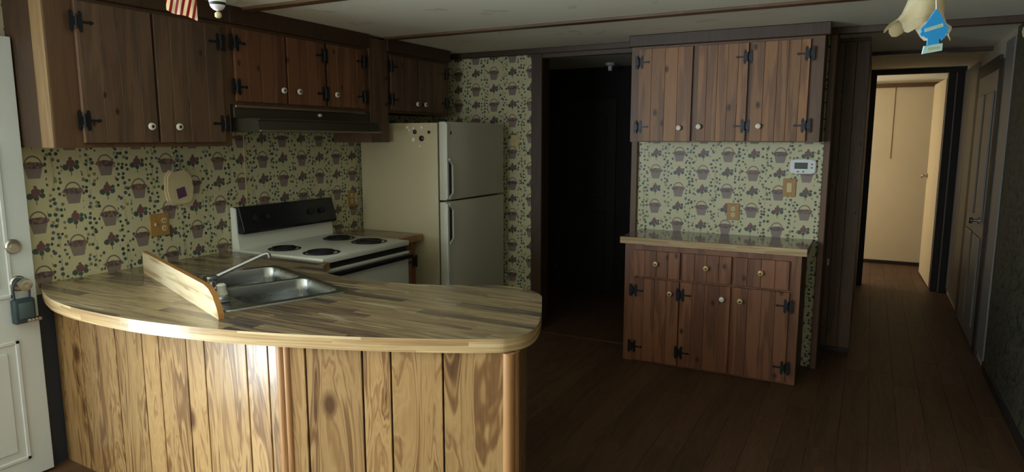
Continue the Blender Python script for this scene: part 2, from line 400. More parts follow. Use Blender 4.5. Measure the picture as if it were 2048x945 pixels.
# utility room behind
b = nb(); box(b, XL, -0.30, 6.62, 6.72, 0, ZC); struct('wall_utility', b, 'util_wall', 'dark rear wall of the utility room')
for i in range(9):
    x0 = -3.4 + i * 0.33; pass
b = nb(); box(b, -0.35, -0.25, YB + .1, 5.6, 0, ZC); box(b, -0.35, -0.25, 5.6, 6.72, 0, ZC); struct('wall_partition', b, 'plain_wall', 'partition beside the hall')
# hall
wh = struct('wall_hall', box(nb(), -0.25, -0.055, 5.56, 8.3, 0, ZC), 'plain_wall', 'brown panelled wall on the left of the hall')
xs = [-0.30, -0.215, -0.14, -0.052]
for a, c in zip(xs, xs[1:]):
    ob('plank', box(nb(), a + .001, c - .001, 5.545, 5.559, 0.02, ZC - 0.03, 0.002), 'hallpanel', wh)
struct('baseboard_hall', box(nb(), -0.25, -0.052, 5.53, 5.545, 0, 0.03), 'casing_dark', 'low dark strip under the hall panel')
b = nb(); box(b, -0.055, 0.0, 8.26, 8.36, 0, ZC); box(b, 0.64, XR, 8.26, 8.36, 0, ZC); box(b, 0.0, 0.64, 8.26, 8.36, 2.27, ZC)
struct('wall_hall_end', b, 'casing_dark', 'dark wall around the doorway at the end of the hall')
b = nb(); box(b, -0.05, 0.0, 8.235, 8.26, 0, 2.3); box(b, 0.64, 0.70, 8.235, 8.26, 0, 2.3); box(b, 0.0, 0.64, 8.235, 8.26, 2.265, 2.3)
struct('trim_15', b, 'casing_dark', 'dark casing of the doorway at the end of the hall')
struct('trim_16', box(nb(), 0.703, 0.718, 8.225, 8.26, 0, 2.26), 'grey_panel', 'thin pale strip beside the hall end doorway')
struct('trim_17', box(nb(), -0.05, XR, 6.55, 6.62, ZC - 0.03, ZC), 'walnut_dark', 'dark batten across the hall ceiling')
# far room
struct('wall_far', box(nb(), -2.1, XR, 9.85, 9.95, 0, ZC), 'beige_wall', 'beige rear wall of the far room')
b = nb(); box(b, -2.1, -2.0, 8.36, 9.95, 0, 0.9); box(b, -2.1, -2.0, 8.36, 9.95, 1.9, ZC); box(b, -2.1, -2.0, 8.36, 8.6, 0.9, 1.9); box(b, -2.1, -2.0, 9.6, 9.95, 0.9, 1.9)
struct('wall_far_left', b, 'beige_wall', 'side wall of the far room with its window')
struct('wall_far_front', box(nb(), -2.1, -0.055, 8.3, 8.36, 0, ZC), 'beige_wall', 'front wall of the far room')
struct('baseboard_far', box(nb(), -2.0, 0.70, 9.83, 9.85, 0, 0.045, 0.003), 'casing_dark', 'dark baseboard of the far room')
struct('trim_18', box(nb(), -2.0, 0.74, 9.82, 9.85, 2.235, 2.285, 0.004), 'batten', 'brown crown strip on the far room wall')
struct('trim_19', box(nb(), 0.215, 0.221, 9.846, 9.85, 1.35, 2.235), 'batten', 'thin dark seam on the far room wall')
# right wall
b = nb(); box(b, XR, XR + .1, -3.1, 9.95, 0, ZC)
wr = struct('wall_right', b, 'living_wall', 'right wall along the room and hall')
ob('wallpaper', box(nb(), XR - .004, XR, 1.0, 5.52, 0.0, ZC), 'mottle', wr, label='dark mottled wallpaper on the right wall')
for (a, c) in ((5.53, 5.86), (7.22, 7.72), (7.73, 8.22)):
    ob('panel', box(nb(), XR - .012, XR, a, c, 0.06, ZC - .05, 0.003), 'grey_panel', wr)
struct('baseboard_right', box(nb(), XR - .014, XR, 1.0, 5.52, 0, 0.07, 0.003), 'casing_dark', 'dark baseboard of the right wall')
b = nb(); box(b, XR - .02, XR, 5.87, 6.02, 0, 2.16); box(b, XR - .02, XR, 7.05, 7.2, 0, 2.16); box(b, XR - .02, XR, 6.02, 7.05, 2.1, 2.2)
struct('trim_20', b, 'casing_dark', 'dark casing of the closet door in the hall')
hd = struct('door_2', box(nb(), XR - .018, XR, 6.02, 7.05, 0.02, 2.1), 'grey_panel', 'grey panelled closet door in the dark hall')
for (ya, yb_) in ((6.12, 6.48), (6.58, 6.95)):
    for (za, zb) in ((0.15, 0.85), (1.0, 1.95)):
        ob('raised_panel', box(nb(), XR - .03, XR - .018, ya, yb_, za, zb, 0.008), 'grey_panel', hd)
k = nb(); lathe(k, [(0.028, 0), (0.028, 0.006), (0.011, 0.01), (0.011, 0.035), (0.024, 0.042), (0.027, 0.055), (0.018, 0.066)], axis_m((XR - .018, 6.30, 0.97), (-1, 0, 0)), 16)
ob('door_knob', k, 'nickel', hd, True)
# unseen living room behind the camera, its windows added to bring daylight in
b = nb(); box(b, XL, -3.4, -3.1, -3.0, 0, ZC); box(b, -1.3, XR, -3.1, -3.0, 0, ZC); box(b, -3.4, -1.3, -3.1, -3.0, 0, 0.85); box(b, -3.4, -1.3, -3.1, -3.0, 2.05, ZC)
struct('wall_front', b, 'living_wall', 'living room wall with the added front window')
b = nb(); box(b, -3.4, -3.35, -3.06, -3.02, .85, 2.05); box(b, -1.35, -1.3, -3.06, -3.02, .85, 2.05); box(b, -3.35, -1.35, -3.06, -3.02, .85, .9); box(b, -3.35, -1.35, -3.06, -3.02, 2.0, 2.05); box(b, -2.37, -2.33, -3.06, -3.02, .9, 2.0)
struct('added_window_1', b, 'glassw', 'added white framed living room window, out of view')

b = nb(); X0, X1 = XL - .06, XL - .02
box(b, X0, X1, -2.45, -2.4, .85, 2.05); box(b, X0, X1, -1.1, -1.05, .85, 2.05); box(b, X0, X1, -2.4, -1.1, .85, .9); box(b, X0, X1, -2.4, -1.1, 2.0, 2.05); box(b, X0, X1, -2.4, -1.1, 1.43, 1.47)
struct('added_window_2', b, 'glassw', 'added white framed sash window beside the entry door, out of view')
# far room door, open
fd = struct('door_3', box(nb(), -0.02, 0.02, 0, 0.98, 0.015, 2.22, 0.002), 'beige_door', 'pale birch door standing open in the far room')
fd.location = (0.655, 8.37, 0); fd.rotation_euler = (0, 0, math.radians(2.2))
k = nb(); lathe(k, [(0.03, 0), (0.03, 0.005), (0.012, 0.01), (0.012, 0.035), (0.026, 0.042), (0.029, 0.055), (0.02, 0.068)], axis_m((-0.02, 0.92, 1.17), (-1, 0, 0)), 16)
ob('door_knob', k, 'nickel', fd, True)
# utility door
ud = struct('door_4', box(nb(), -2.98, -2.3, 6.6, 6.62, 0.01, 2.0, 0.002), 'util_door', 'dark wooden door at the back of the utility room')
for (za, zb) in ((0.15, 0.85), (1.0, 1.85)):
    ob('raised_panel', box(nb(), -2.88, -2.4, 6.59, 6.6, za, zb, 0.006), 'util_door', ud)
k = nb(); lathe(k, [(0.012, 0), (0.012, 0.03), (0.026, 0.04), (0.024, 0.06)], axis_m((-2.93, 6.6, 0.2 + .05), (0, -1, 0)), 14)
ob('door_knob', k, 'nickel', ud, True)
b = nb(); lathe(b, [(0.045, 0), (0.045, 0.02), (0.022, 0.03), (0.02, 0.07), (0.012, 0.075)], axis_m((-2.27, 6.3, ZC), (0, 0, -1)), 18)
tag(ob('lamp_holder', b, 'white_pl', None, True), 'small white lamp holder on the ceiling of the dark utility room', 'lamp')

# ---------------------------------------------------------------- entry door, open against the wall
dr = struct('door_1', box(nb(), -0.0225, 0.0225, -0.115, 0.87, 0.012, 2.05, 0.002), 'white_door', 'white steel entry door folded open against the left wall')
dr.location = (-3.447, 0.822, 0); dr.rotation_euler = (0, 0, 0)
def dpanel(y0, y1, z0, z1):
    b = nb(); X0 = 0.0225
    # moulded frame and raised field
    for (a, c, d, e) in ((y0, y1, z0, z0 + .018), (y0, y1, z1 - .018, z1), (y0, y0 + .018, z0, z1), (y1 - .018, y1, z0, z1)):
        box(b, X0 - .002, X0 + .006, a, c, d, e, 0.003)
    box(b, X0 - .002, X0 + .005, y0 + .05, y1 - .05, z0 + .05, z1 - .05, 0.004)
    ob('moulded_panel', b, 'white_door', dr)
for (a, c) in ((-0.02, 0.34), (0.42, 0.775)):
    for (d, e) in ((0.10, 0.68), (0.88, 1.58), (1.68, 1.93)): dpanel(a, c, d, e)
k = nb(); lathe(k, [(0.034, 0), (0.034, 0.008), (0.029, 0.014), (0.016, 0.015), (0.015, 0.018), (0.006, 0.018)], axis_m((0.0225, 0.79, 1.115), (1, 0, 0)), 24)
ob('deadbolt', k, 'nickel', dr, True)
k = nb(); lathe(k, [(0.036, 0), (0.036, 0.006), (0.030, 0.012), (0.014, 0.014), (0.013, 0.04), (0.024, 0.048), (0.029, 0.060), (0.028, 0.072), (0.012, 0.076), (0.005, 0.074)], axis_m((0.0225, 0.795, 0.943), (1, 0, 0)), 24)
ob('door_knob', k, 'nickel', dr, True)
# lockbox hanging on the knob
lb = thing('key_lockbox', 'dark teal key lockbox hanging from the entry door knob', 'lockbox', (-3.40, 1.617, 0.76))
b = nb(); box(b, -0.018, 0.022, -0.045, 0.045, 0.0, 0.115, 0.010, 3); ob('body', b, 'lockbox', lb, True)
b = nb(); box(b, 0.020, 0.028, -0.030, 0.034, 0.022, 0.100, 0.006, 2); ob('shutter', b, 'lockface', lb, True)
b = nb(); tube(b, [(0, -0.030, 0.10), (0, -0.034, 0.15)] + [(0, -0.034 * math.cos(t), 0.155 + 0.05 * math.sin(t)) for t in [i * PI / 10 for i in range(0, 11)]] + [(0, 0.030, 0.10)], 0.0055, 10); ob('shackle', b, 'lockbox', lb, True)
b = nb(); box(b, 0.0, 0.034, 0.0, 0.062, 0.004, 0.022, 0.006, 2)
for i in range(4): box(b, 0.033, 0.037, 0.006 + i * .014, 0.015 + i * .014, 0.006, 0.020, 0.001)
ob('dial_wheels', b, 'nickel', lb, True)

# ---------------------------------------------------------------- cabinet kit (local: x width, -y front, z up)
HINGE = None
def hinge_mesh():
    b = nb()
    def bar(x, w):   # pointed upright plate
        prism(b, [(x - w / 2, -0.036), (x - w * .2, -0.046), (x + w * .2, -0.046), (x + w / 2, -0.036), (x + w / 2, 0.036), (x + w * .2, 0.046), (x - w * .2, 0.046), (x - w / 2, 0.036)], 'y', -0.004, 0)
    bar(-0.017, 0.019); bar(0.022, 0.017)
    prism(b, [(-0.026, -0.019), (0.026, -0.019), (0.026, 0.019), (-0.026, 0.019)], 'y', -0.0045, 0)
    prism(b, [(0.024, -0.006), (0.062, -0.005), (0.068, -0.010), (0.082, 0), (0.068, 0.010), (0.062, 0.005), (0.024, 0.006)], 'y', -0.0035, 0)
    tube(b, [(0.003, -0.005, -0.03), (0.003, -0.005, 0.03)], 0.005, 8)
    for (x, z) in ((-0.017, 0.028), (-0.017, -0.028), (0.022, 0.028), (0.022, -0.028), (0.055, 0)):
        lathe(b, [(0.0035, 0), (0.002, 0.0025)], axis_m((x, -0.004, z), (0, -1, 0)), 6)
    return b
KN = {}
def knob(parent, x, y, z, kind):
    if kind not in KN:
        b = nb(); lathe(b, [(0.008, 0), (0.008, 0.012), (0.016, 0.018), (0.0185, 0.025), (0.016, 0.032), (0.0085, 0.034), (0.008, 0.0335), (0.003, 0.035)], axis_m((0, 0, 0), (0, -1, 0)), 16, [1, 0, 0, 0, 0, 1, 1])
        o = ob('knob', b, {'w': ['ceramic', 'brass'], 'i': ['ivory', 'brass'], 'p': ['ceramic', 'ceramic']}[kind], parent, True); KN[kind] = o.data
    else: o = ob('knob', KN[kind], None, parent)
    o.location = (x, y, z); return o
def hinge(parent, x, y, z, side):
    global HINGE
    if HINGE is None:
        o = ob('hinge', hinge_mesh(), 'iron', parent); HINGE = o.data
    else: o = ob('hinge', HINGE, None, parent)
    o.location = (x, y, z)
    if side == 'R': o.scale = (-1, 1, 1)
    return o
def door(cab, x0, x1, z0, z1, side, kx, kz, kind, mat, n=None, hz=(None, None)):
    d = ob('door', box(nb(), x0 + .002, x1 - .002, -0.006, -0.0005, z0 + .002, z1 - .002), 'gapblack', cab)
    n = n or max(3, round((x1 - x0) / 0.085)); ws = [random.uniform(0.8, 1.25) for _ in range(n)]; s = sum(ws); x = x0
    for w_ in ws:
        x2 = x + w_ / s * (x1 - x0)
        ob('plank', box(nb(), x + .0004, x2 - .0004, -0.021, -0.005, z0, z1, 0.0016), mat, d); x = x2
    if side:
        hx = x0 if side == 'L' else x1
        h = z1 - z0
        for zz in (hz[0] if hz[0] is not None else z1 - min(.09, h * .2), hz[1] if hz[1] is not None else z0 + min(.10, h * .2)):
            hinge(d, hx, -0.0212, zz, side)
    knob(d, kx, -0.021, kz, kind)
    return d

# --- left wall uppers: local x = world Y, front faces +X
def upper_left(name, label, y0, y1, z0, zt, doors, mat, depth=0.327, xf=-3.16, z_side=None):
    c = thing(name, label, 'cabinet', (xf, y0, z0), PI / 2, 'wall cabinets over the kitchen counter')
    W = y1 - y0; Hh = zt - z0
    b = nb(); box(b, 0.001, W - .001, 0.018, depth, 0, Hh); ob('body', b, 'walnut_dark', c)
    b = nb(); box(b, 0.0, W, 0, 0.019, 0, Hh, 0.001); ob('face_frame', b, 'frame', c)
    b = nb(); box(b, 0.0, W, -0.03, 0.05, Hh, ZC - z0 - 0.001, 0.004); ob('crown_board', b, 'walnut_dark', c)
    for (a, e, d0, d1, side, kx, kz, n) in doors:
        door(c, a - y0, e - y0, d0 - z0, d1 - z0, side, kx - y0, kz - z0, 'w', mat, n)
    return c
c1 = upper_left('wall_cabinet', 'tall double door wall cabinet nearest the entry door', 1.70, 2.63, 1.56, 2.225,
    [(1.815, 2.175, 1.582, 2.205, 'L', 2.125, 1.66, 4), (2.188, 2.575, 1.582, 2.205, 'R', 2.275, 1.66, 4)], 'pine_left')
b = nb(); box(b, -0.012, 0.0, 0.0, 0.09, 0, ZC - 1.561, 0.002); ob('end_board', b, 'light_pine', c1, label='pale unstained board on the cabinet end')
c2 = upper_left('wall_cabinet', 'short three door wall cabinet above the range hood', 2.631, 3.80, 1.79, 2.225,
    [(2.66, 3.03, 1.808, 2.205, 'L', 2.985, 1.885, 4), (3.045, 3.362, 1.808, 2.205, 'R', 3.11, 1.885, 4), (3.385, 3.745, 1.808, 2.205, 'R', 3.44, 1.885, 4)], 'pine_mid')
c3 = upper_left('wall_cabinet', 'dark two door wall cabinet above the refrigerator', 4.001, 4.83, 1.79, 2.225,
    [(4.04, 4.372, 1.808, 2.205, 'L', 4.335, 1.865, 3), (4.384, 4.775, 1.808, 2.205, 'R', 4.44, 1.865, 4)], 'pine_left')
b = nb(); box(b, XL + .001, -3.158, 3.801, 4.0, 1.575, 2.30); 
fp = tag(ob('cabinet_side_panel', b, 'frame'), 'tall brown side panel between range hood and refrigerator', 'panel')
ob('front_board', box(nb(), -3.158, -3.14, 3.80, 4.0, 1.575, 2.30, 0.002), 'pine_left', fp)

# --- hutch: front faces -Y
HX0, HX1 = -1.55, -0.30
hu = thing('hutch_wall_cabinet', 'knotty pine three door wall cabinet above the hutch counter', 'cabinet', (HX0, 4.75, 1.578))
W = HX1 - HX0
ob('body', box(nb(), 0.001, W - .001, 0.018, 0.298, 0, 0.68), 'frame', hu)
ob('face_frame', box(nb(), 0, W, 0, 0.019, 0, 0.68, 0.001), 'frame', hu)
ob('crown_board', box(nb(), -0.012, W + .03, -0.035, 0.05, 0.662, ZC - 1.579, 0.005), 'walnut_dark', hu)
for (a, e, side, kx, kz, n) in ((-1.49, -1.115, 'L', -1.19, 1.675, 4), (-1.075, -0.752, 'R', -1.055, 1.682, 5), (-0.728, -0.38, 'R', -0.668, 1.682, 5)):
    door(hu, a - HX0, e - HX0, 0.006, 0.645, side, kx - HX0, kz - 1.578, 'p', 'pine', n)
BX0, BX1 = -1.515, -0.345
hb = thing('hutch_base_cabinet', 'reddish pine hutch base with three drawers and three doors', 'cabinet', (BX0, 4.60, 0))
W = BX1 - BX0
ob('body', box(nb(), 0.001, W - .001, 0.018, 0.445, 0.0, 0.862), 'frame', hb)
ob('face_frame', box(nb(), 0, W, 0, 0.019, 0.0, 0.862, 0.001), 'pine_red', hb)
for (a, e, side, kx, n, kind) in ((-1.445, -1.117, 'L', -1.175, 4, 'i'), (-1.108, -0.772, 'L', -0.822, 4, 'p'), (-0.762, -0.405, 'R', -0.704, 4, 'i')):
    door(hb, a - BX0, e - BX0, 0.015, 0.618, side, kx - BX0, 0.533, kind, 'pine_red', n)
for (a, e) in ((-1.445, -1.115), (-1.097, -0.772), (-0.757, -0.412)):
    d = ob('drawer', box(nb(), a - BX0 + .002, e - BX0 - .002, -0.006, -0.0005, 0.634, 0.82), 'gapblack', hb)
    n = 4; x = a - BX0; st = (e - a) / n
    for i in range(n):
        ob('plank', box(nb(), x + .0004, x + st - .0004, -0.021, -0.005, 0.632, 0.822, 0.0024), 'pine_red', d); x += st
    knob(d, (a + e) / 2 - BX0, -0.021, 0.735, 'i')
hc = thing('hutch_countertop', 'glossy butcher block counter of the hutch', 'countertop', (0, 0, 0))
ob('top', box(nb(), -1.545, -0.315, 4.575, 5.049, 0.863, 0.91, 0.002), 'counter_hutch', hc)
ob('front_edge', box(nb(), -1.545, -0.315, 4.566, 4.575, 0.863, 0.909, 0.001), 'edge', hc)

# wall plates
def plate(name, label, cat, loc, rz, w_, h_, inner, mat='plate'):
    t = thing(name, label, cat, loc, rz)
    ob('plate', box(nb(), -w_ / 2, w_ / 2, -0.007, -0.0005, -h_ / 2, h_ / 2, 0.003), mat, t)
    for kind, x in inner:
        if kind == 'outlet':
            for s in (-1, 1):
                f = nb(); lathe(f, [(0.017, 0), (0.017, 0.003), (0.015, 0.004)], axis_m((x, -0.007, s * 0.021), (0, -1, 0)), 14); o = ob('socket', f, 'plate_cream', t)
                f = nb(); box(f, x - .008, x - .005, -0.0118, -0.0108, s * .021 - .005, s * .021 + .005); box(f, x + .005, x + .008, -0.0118, -0.0108, s * .021 - .005, s * .021 + .005); ob('slots', f, 'black', o)
        elif kind == 'switch':
            f = nb(); box(f, x - .006, x + .006, -0.016, -0.006, -0.004, 0.012, 0.002); ob('toggle', f, 'plate_cream', t)
        elif kind == 'rocker':
            f = nb(); box(f, x - .017, x + .017, -0.011, -0.006, -0.033, 0.033, 0.002); ob('rocker', f, 'plate_cream', t)
    return t
plate('light_switch', 'orange wood switch plate under the thermostat', 'switch', (-0.488, YB, 1.264), 0, 0.086, 0.126, [('rocker', 0)])
plate('wall_outlet', 'orange wood outlet plate above the hutch counter', 'outlet', (-0.857, YB, 1.077), 0, 0.09, 0.122, [('outlet', 0)])
plate('light_switch', 'double switch and outlet plate on the wallpaper behind the sink', 'switch', (XL, 2.38, 1.125), PI / 2, 0.118, 0.125, [('switch', -0.028), ('outlet', 0.026)])
plate('wall_outlet', 'small outlet plate beside the stove backguard and refrigerator', 'outlet', (XL, 3.965, 1.15), PI / 2, 0.075, 0.12, [('outlet', 0)])
plate('wall_outlet', 'cream outlet plate on the wallpaper right of the refrigerator', 'outlet', (-2.645, YB, 1.585), 0, 0.075, 0.095, [('switch', 0)], 'plate_cream')
plate('latch_plate', 'tiny pale latch plate on the brown hall panel', 'latch', (-0.235, 5.545, 0.68), 0, 0.012, 0.05, [('switch', 0)], 'white_pl')
th = thing('thermostat', 'white digital thermostat on the wallpaper beside the hutch', 'thermostat', (-0.408, YB, 1.412))
b = nb(); prism(b, [(-.082, -.028), (-.076, -.045), (-.05, -.049), (.05, -.049), (.076, -.045), (.082, -.028), (.082, .028), (.076, .043), (.04, .049), (-.04, .049), (-.076, .043), (-.082, .028)], 'y', -0.026, -0.0005)
bmesh.ops.bevel(b, geom=[e for e in b.edges if all(v.co.y < -.02 for v in e.verts)], offset=0.005, segments=2, affect='EDGES'); ob('body', b, 'white_pl', th, True)
ob('display', box(nb(), -.054, .030, -0.0275, -0.025, -.016, .027, 0.001), 'lcd', th)
for (x, z) in ((0.056, 0.016), (0.056, -0.008), (-0.030, -0.035), (0.004, -0.035)):
    f = nb(); box(f, x - .007, x + .007, -0.0285, -0.025, z - .005, z + .005, 0.0015); ob('button', f, 'grey_btn', th)

# hanging cloth decoration
hg = thing('hanging_cloth_pouch', 'cream cloth pouch with a berry patch hanging on the wallpaper', 'wall decoration', (XL + .001, 2.515, 1.225), PI / 2)
b = nb(); prism(b, [(-.05, 0), (.045, 0), (.075, .02), (.088, .09), (.078, .16), (.045, .20), (.028, .205), (.02, .19), (-.012, .185), (-.03, .20), (-.06, .20), (-.085, .165), (-.092, .09), (-.08, .025)], 'y', -0.022, -0.001)
bmesh.ops.bevel(b, geom=[e for e in b.edges if all(v.co.y < -.02 for v in e.verts)], offset=0.009, segments=2, affect='EDGES'); ob('pouch', b, 'fabric', hg, True)
f = nb(); prism(f, [(-.022, .035), (.034, .05), (.022, .105), (-.032, .092)], 'y', -0.0235, -0.0215); ob('berry_patch', f, 'berry', hg)
f = nb(); tube(f, [(-.022, -.012, .19), (-.03, -.012, .24), (-.008, -.012, .275), (.014, -.012, .24), (.004, -.012, .19)], 0.004, 8); ob('ribbon_loop', f, 'greenish', hg, True)

# ---------------------------------------------------------------- peninsula
A, B, C, E_ = Vector((XL + .004, 1.80)), Vector((-1.845, 1.712)), Vector((-1.07, 2.015)), Vector((-1.315, 2.60))
pb = thing('peninsula_cabinet', 'peninsula base clad in swirled oak panelling planks', 'cabinet', (0, 0, 0))
b = nb(); inn = [(-1.48, 2.66), (-1.85, 2.53), (-2.28, 2.48), (-2.52, 2.55), (-2.735, 2.79), (XL + .004, 2.79)]
ring = [(A.x, A.y), (B.x, B.y), (C.x, C.y), (E_.x, E_.y)] + inn
prism(b, ring, 'z', 0.0, 0.70)
for p, q in zip(ring, ring[1:]):
    e = (Vector(q) - Vector(p)).normalized() * 0.018; nn = Vector((-e.y, e.x))
    prism(b, [p, q, (q[0] + nn.x, q[1] + nn.y), (p[0] + nn.x, p[1] + nn.y)], 'z', 0.70, 0.858)
ob('body', b, 'gapblack', pb)
def clad(P, Q, ss, name='plank', mat='panelling', t=0.012, z0=0.0, z1=0.858):
    e = (Q - P).normalized(); nrm = Vector((e.y, -e.x))
    for s0, s1 in zip(ss, ss[1:]):
        p0 = P + e * (s0 + .0034); p1 = P + e * (s1 - .0034)
        pts = [p0, p1, p1 + nrm * t, p0 + nrm * t]
        b = nb(); prism(b, [(p.x, p.y) for p in pts], 'z', z0, z1)
        bmesh.ops.bevel(b, geom=[ed for ed in b.edges if abs(ed.verts[0].co.z - ed.verts[1].co.z) > .5], offset=0.0015, segments=1, affect='EDGES')
        ob(name, b, mat, pb)
L1 = (B - A).length; L2 = (C - B).length; L3 = (E_ - C).length
clad(A, B, [0.002, 0.227, 0.533, 0.743, 0.867, 1.06, 1.181, 1.439, 1.562, L1 - .03])
clad(B, C, [0.012, 0.082, 0.295, 0.40, 0.59, L2 - .022])
clad(C, E_, [0.02, 0.16, 0.30, 0.45, L3])
def round_trim(P, r):
    b = nb(); lathe(b, [(r, 0.0), (r, 0.858)], Matrix.Translation((P.x, P.y, 0)), 14); ob('corner_trim', b, 'panel_trim', pb, True)
round_trim(B + Vector((-0.012, -0.004)), 0.021)
round_trim(B + Vector((0.012, -0.001)), 0.015)
round_trim(C + Vector((-0.006, -0.006)), 0.022)
round_trim(C + Vector((0.004, 0.02)), 0.017)

# countertop outline (smooth closed curve) with sink cut-out
def spline(pts, n=7):
    out = []
    for i in range(len(pts) - 1):
        p0 = pts[max(i - 1, 0)]; p1 = pts[i]; p2 = pts[i + 1]; p3 = pts[min(i + 2, len(pts) - 1)]
        for k in range(n):
            t = k / n
            out.append(tuple(0.5 * ((2 * p1[j]) + (-p0[j] + p2[j]) * t + (2 * p0[j] - 5 * p1[j] + 4 * p2[j] - p3[j]) * t * t + (-p0[j] + 3 * p1[j] - 3 * p2[j] + p3[j]) * t ** 3) for j in (0, 1)))
    out.append(tuple(pts[-1])); return out
front = spline([(XL + .003, 1.745), (-3.36, 1.685), (-3.22, 1.628), (-3.05, 1.576), (-2.80, 1.545), (-2.45, 1.550), (-2.10, 1.605), (-1.80, 1.686), (-1.45, 1.815), (-1.15, 1.955), (-1.07, 2.02), (-1.045, 2.12), (-1.085, 2.28), (-1.205, 2.55), (-1.27, 2.665), (-1.38, 2.735), (-1.53, 2.735), (-1.80, 2.612), (-2.02, 2.555), (-2.25, 2.545), (-2.44, 2.58), (-2.56, 2.66), (-2.66, 2.80)])
outline = front + [(-2.66, 2.826), (XL + .003, 2.826)]
XP = Vector((.936, -.352)); YP = Vector((.352, .936)); SCN = Vector((-2.549, 2.191))
def sk(x, y): v = SCN + XP * x + YP * y; return (v.x, v.y)
def rrect(x0, x1, y0, y1, r, n=5):
    pts = []
    for (cx, cy, a0) in ((x1 - r, y1 - r, 0), (x0 + r, y1 - r, 90), (x0 + r, y0 + r, 180), (x1 - r, y0 + r, 270)):
        for k in range(n + 1):
            a = math.radians(a0 + 90 * k / n); pts.append((cx + r * math.cos(a), cy + r * math.sin(a)))
    return pts
hole = [sk(*p) for p in rrect(-0.405, 0.405, -0.27, 0.27, 0.04)]
def slab(outline, hole, z0, z1):
    b = nb()
    def loop(pts):
        vs = [b.verts.new((p[0], p[1], z1)) for p in pts]
        return [b.edges.new((vs[i], vs[(i + 1) % len(vs)])) for i in range(len(vs))]
    es = loop(outline) + (loop(hole) if hole else [])
    r = bmesh.ops.triangle_fill(b, use_beauty=True, use_dissolve=False, edges=es)
    fs = [f for f in r['geom'] if isinstance(f, bmesh.types.BMFace)]
    r = bmesh.ops.extrude_face_region(b, geom=fs)
    for v in [v for v in r['geom'] if isinstance(v, bmesh.types.BMVert)]: v.co.z = z0
    b.normal_update()
    for f in b.faces:
        if abs(f.normal.z) < 0.5: f.material_index = 1
    return b
pc = thing('peninsula_countertop', 'curved butcher block peninsula counter with sink cut-out', 'countertop', (0, 0, 0))
ob('top', slab(outline, hole, 0.86, 0.91), ['counter', 'edge'], pc)
# splash board behind the sink with a rounded near end
sb = thing('splash_board', 'low butcher block splash board between sink and bar', 'splash board', (-2.175, 1.698, 0.9105), math.atan2(.370, -.929))
b = nb(); prof = [(0.0, 0.0), (0.004, .02), (0.02, .045), (0.06, .082), (0.11, .104), (0.17, .112), (1.22, .112), (1.22, 0)]
prism(b, prof, 'y', -0.022, 0.0)
b.normal_update()
for f in b.faces:
    if abs(f.normal.y) < 0.5: f.material_index = 1
M['board_face'] = wood('butcher_block_board_face', [(0.2, lin(166, 138, 102)), (0.4, lin(206, 182, 142)), (0.65, lin(228, 210, 174)), (0.85, lin(190, 160, 118))], axis='x', across=34, along=2.2, rings=14, knots=0, rough=0.3, tint=0)
M['board_edge'] = plain('orange_brown_banding', lin(166, 114, 56), 0.4)
ob('board', b, ['board_face', 'board_edge'], sb)

# ---------------------------------------------------------------- sink and faucet
sn = thing('kitchen_sink', 'double bowl stainless steel sink set in the peninsula counter', 'sink', (SCN.x, SCN.y, 0.91), math.atan2(XP.y, XP.x))
def ringloop(b, pts, z): return [b.verts.new((p[0], p[1], z)) for p in pts]
def bridge(b, A_, B_):
    n = len(A_)
    for i in range(n): b.faces.new((A_[i], A_[(i + 1) % n], B_[(i + 1) % n], B_[i]))
bowls = [(-0.385, -0.015, -0.165, 0.255), (0.015, 0.385, -0.165, 0.255)]
b = nb()
loops = [rrect(-0.425, 0.425, -0.285, 0.285, 0.05)] + [rrect(*q, 0.055) for q in bowls]
es = []
for pts in loops:
    vs = ringloop(b, pts, 0.006); es += [b.edges.new((vs[i], vs[(i + 1) % len(vs)])) for i in range(len(vs))]
bmesh.ops.triangle_fill(b, use_beauty=True, edges=es)
o1 = ringloop(b, rrect(-0.425, 0.425, -0.285, 0.285, 0.05), 0.006); o2 = ringloop(b, rrect(-0.430, 0.430, -0.290, 0.290, 0.055), 0.0008); bridge(b, o1, o2)
bmesh.ops.remove_doubles(b, verts=b.verts, dist=1e-5)
ob('deck', b, 'steel', sn, False)
for q in bowls:
    b = nb(); x0, x1, y0, y1 = q
    prev = ringloop(b, rrect(x0, x1, y0, y1, .055), 0.006)
    for (ins, z, r) in ((0.003, 0.0, .055), (0.010, -0.05, .055), (0.016, -0.135, .055), (0.026, -0.155, .05), (0.05, -0.165, .04)):
        cur = ringloop(b, rrect(x0 + ins, x1 - ins, y0 + ins, y1 - ins, r), z); bridge(b, prev, cur); prev = cur
    b.faces.new(prev)
    bw = ob('bowl', b, 'steel', sn, True)
    b = nb(); lathe(b, [(0.042, 0), (0.042, 0.003), (0.03, 0.002), (0.008, 0.003)], Matrix.Translation(((x0 + x1) / 2, (y0 + y1) / 2, -0.1645)), 20); ob('drain', b, 'chrome', bw, True)
fc = thing('kitchen_faucet', 'low chrome faucet with a straight raised spout behind the sink', 'faucet', (*sk(0.175, -0.225), 0.9165), math.atan2(XP.y, XP.x))
b = nb(); box(b, -0.11, 0.11, -0.028, 0.028, 0, 0.03, 0.008, 2); ob('base', b, 'chrome', fc, True)
b = nb(); lathe(b, [(0.022, 0.028), (0.022, 0.06), (0.019, 0.066)], Matrix.Translation((-0.06, 0, 0)), 18); ob('post', b, 'chrome', fc, True)
b = nb(); box(b, -0.085, -0.035, -0.024, 0.026, 0.066, 0.092, 0.005, 2); ob('valve_block', b, 'chrome', fc, True)
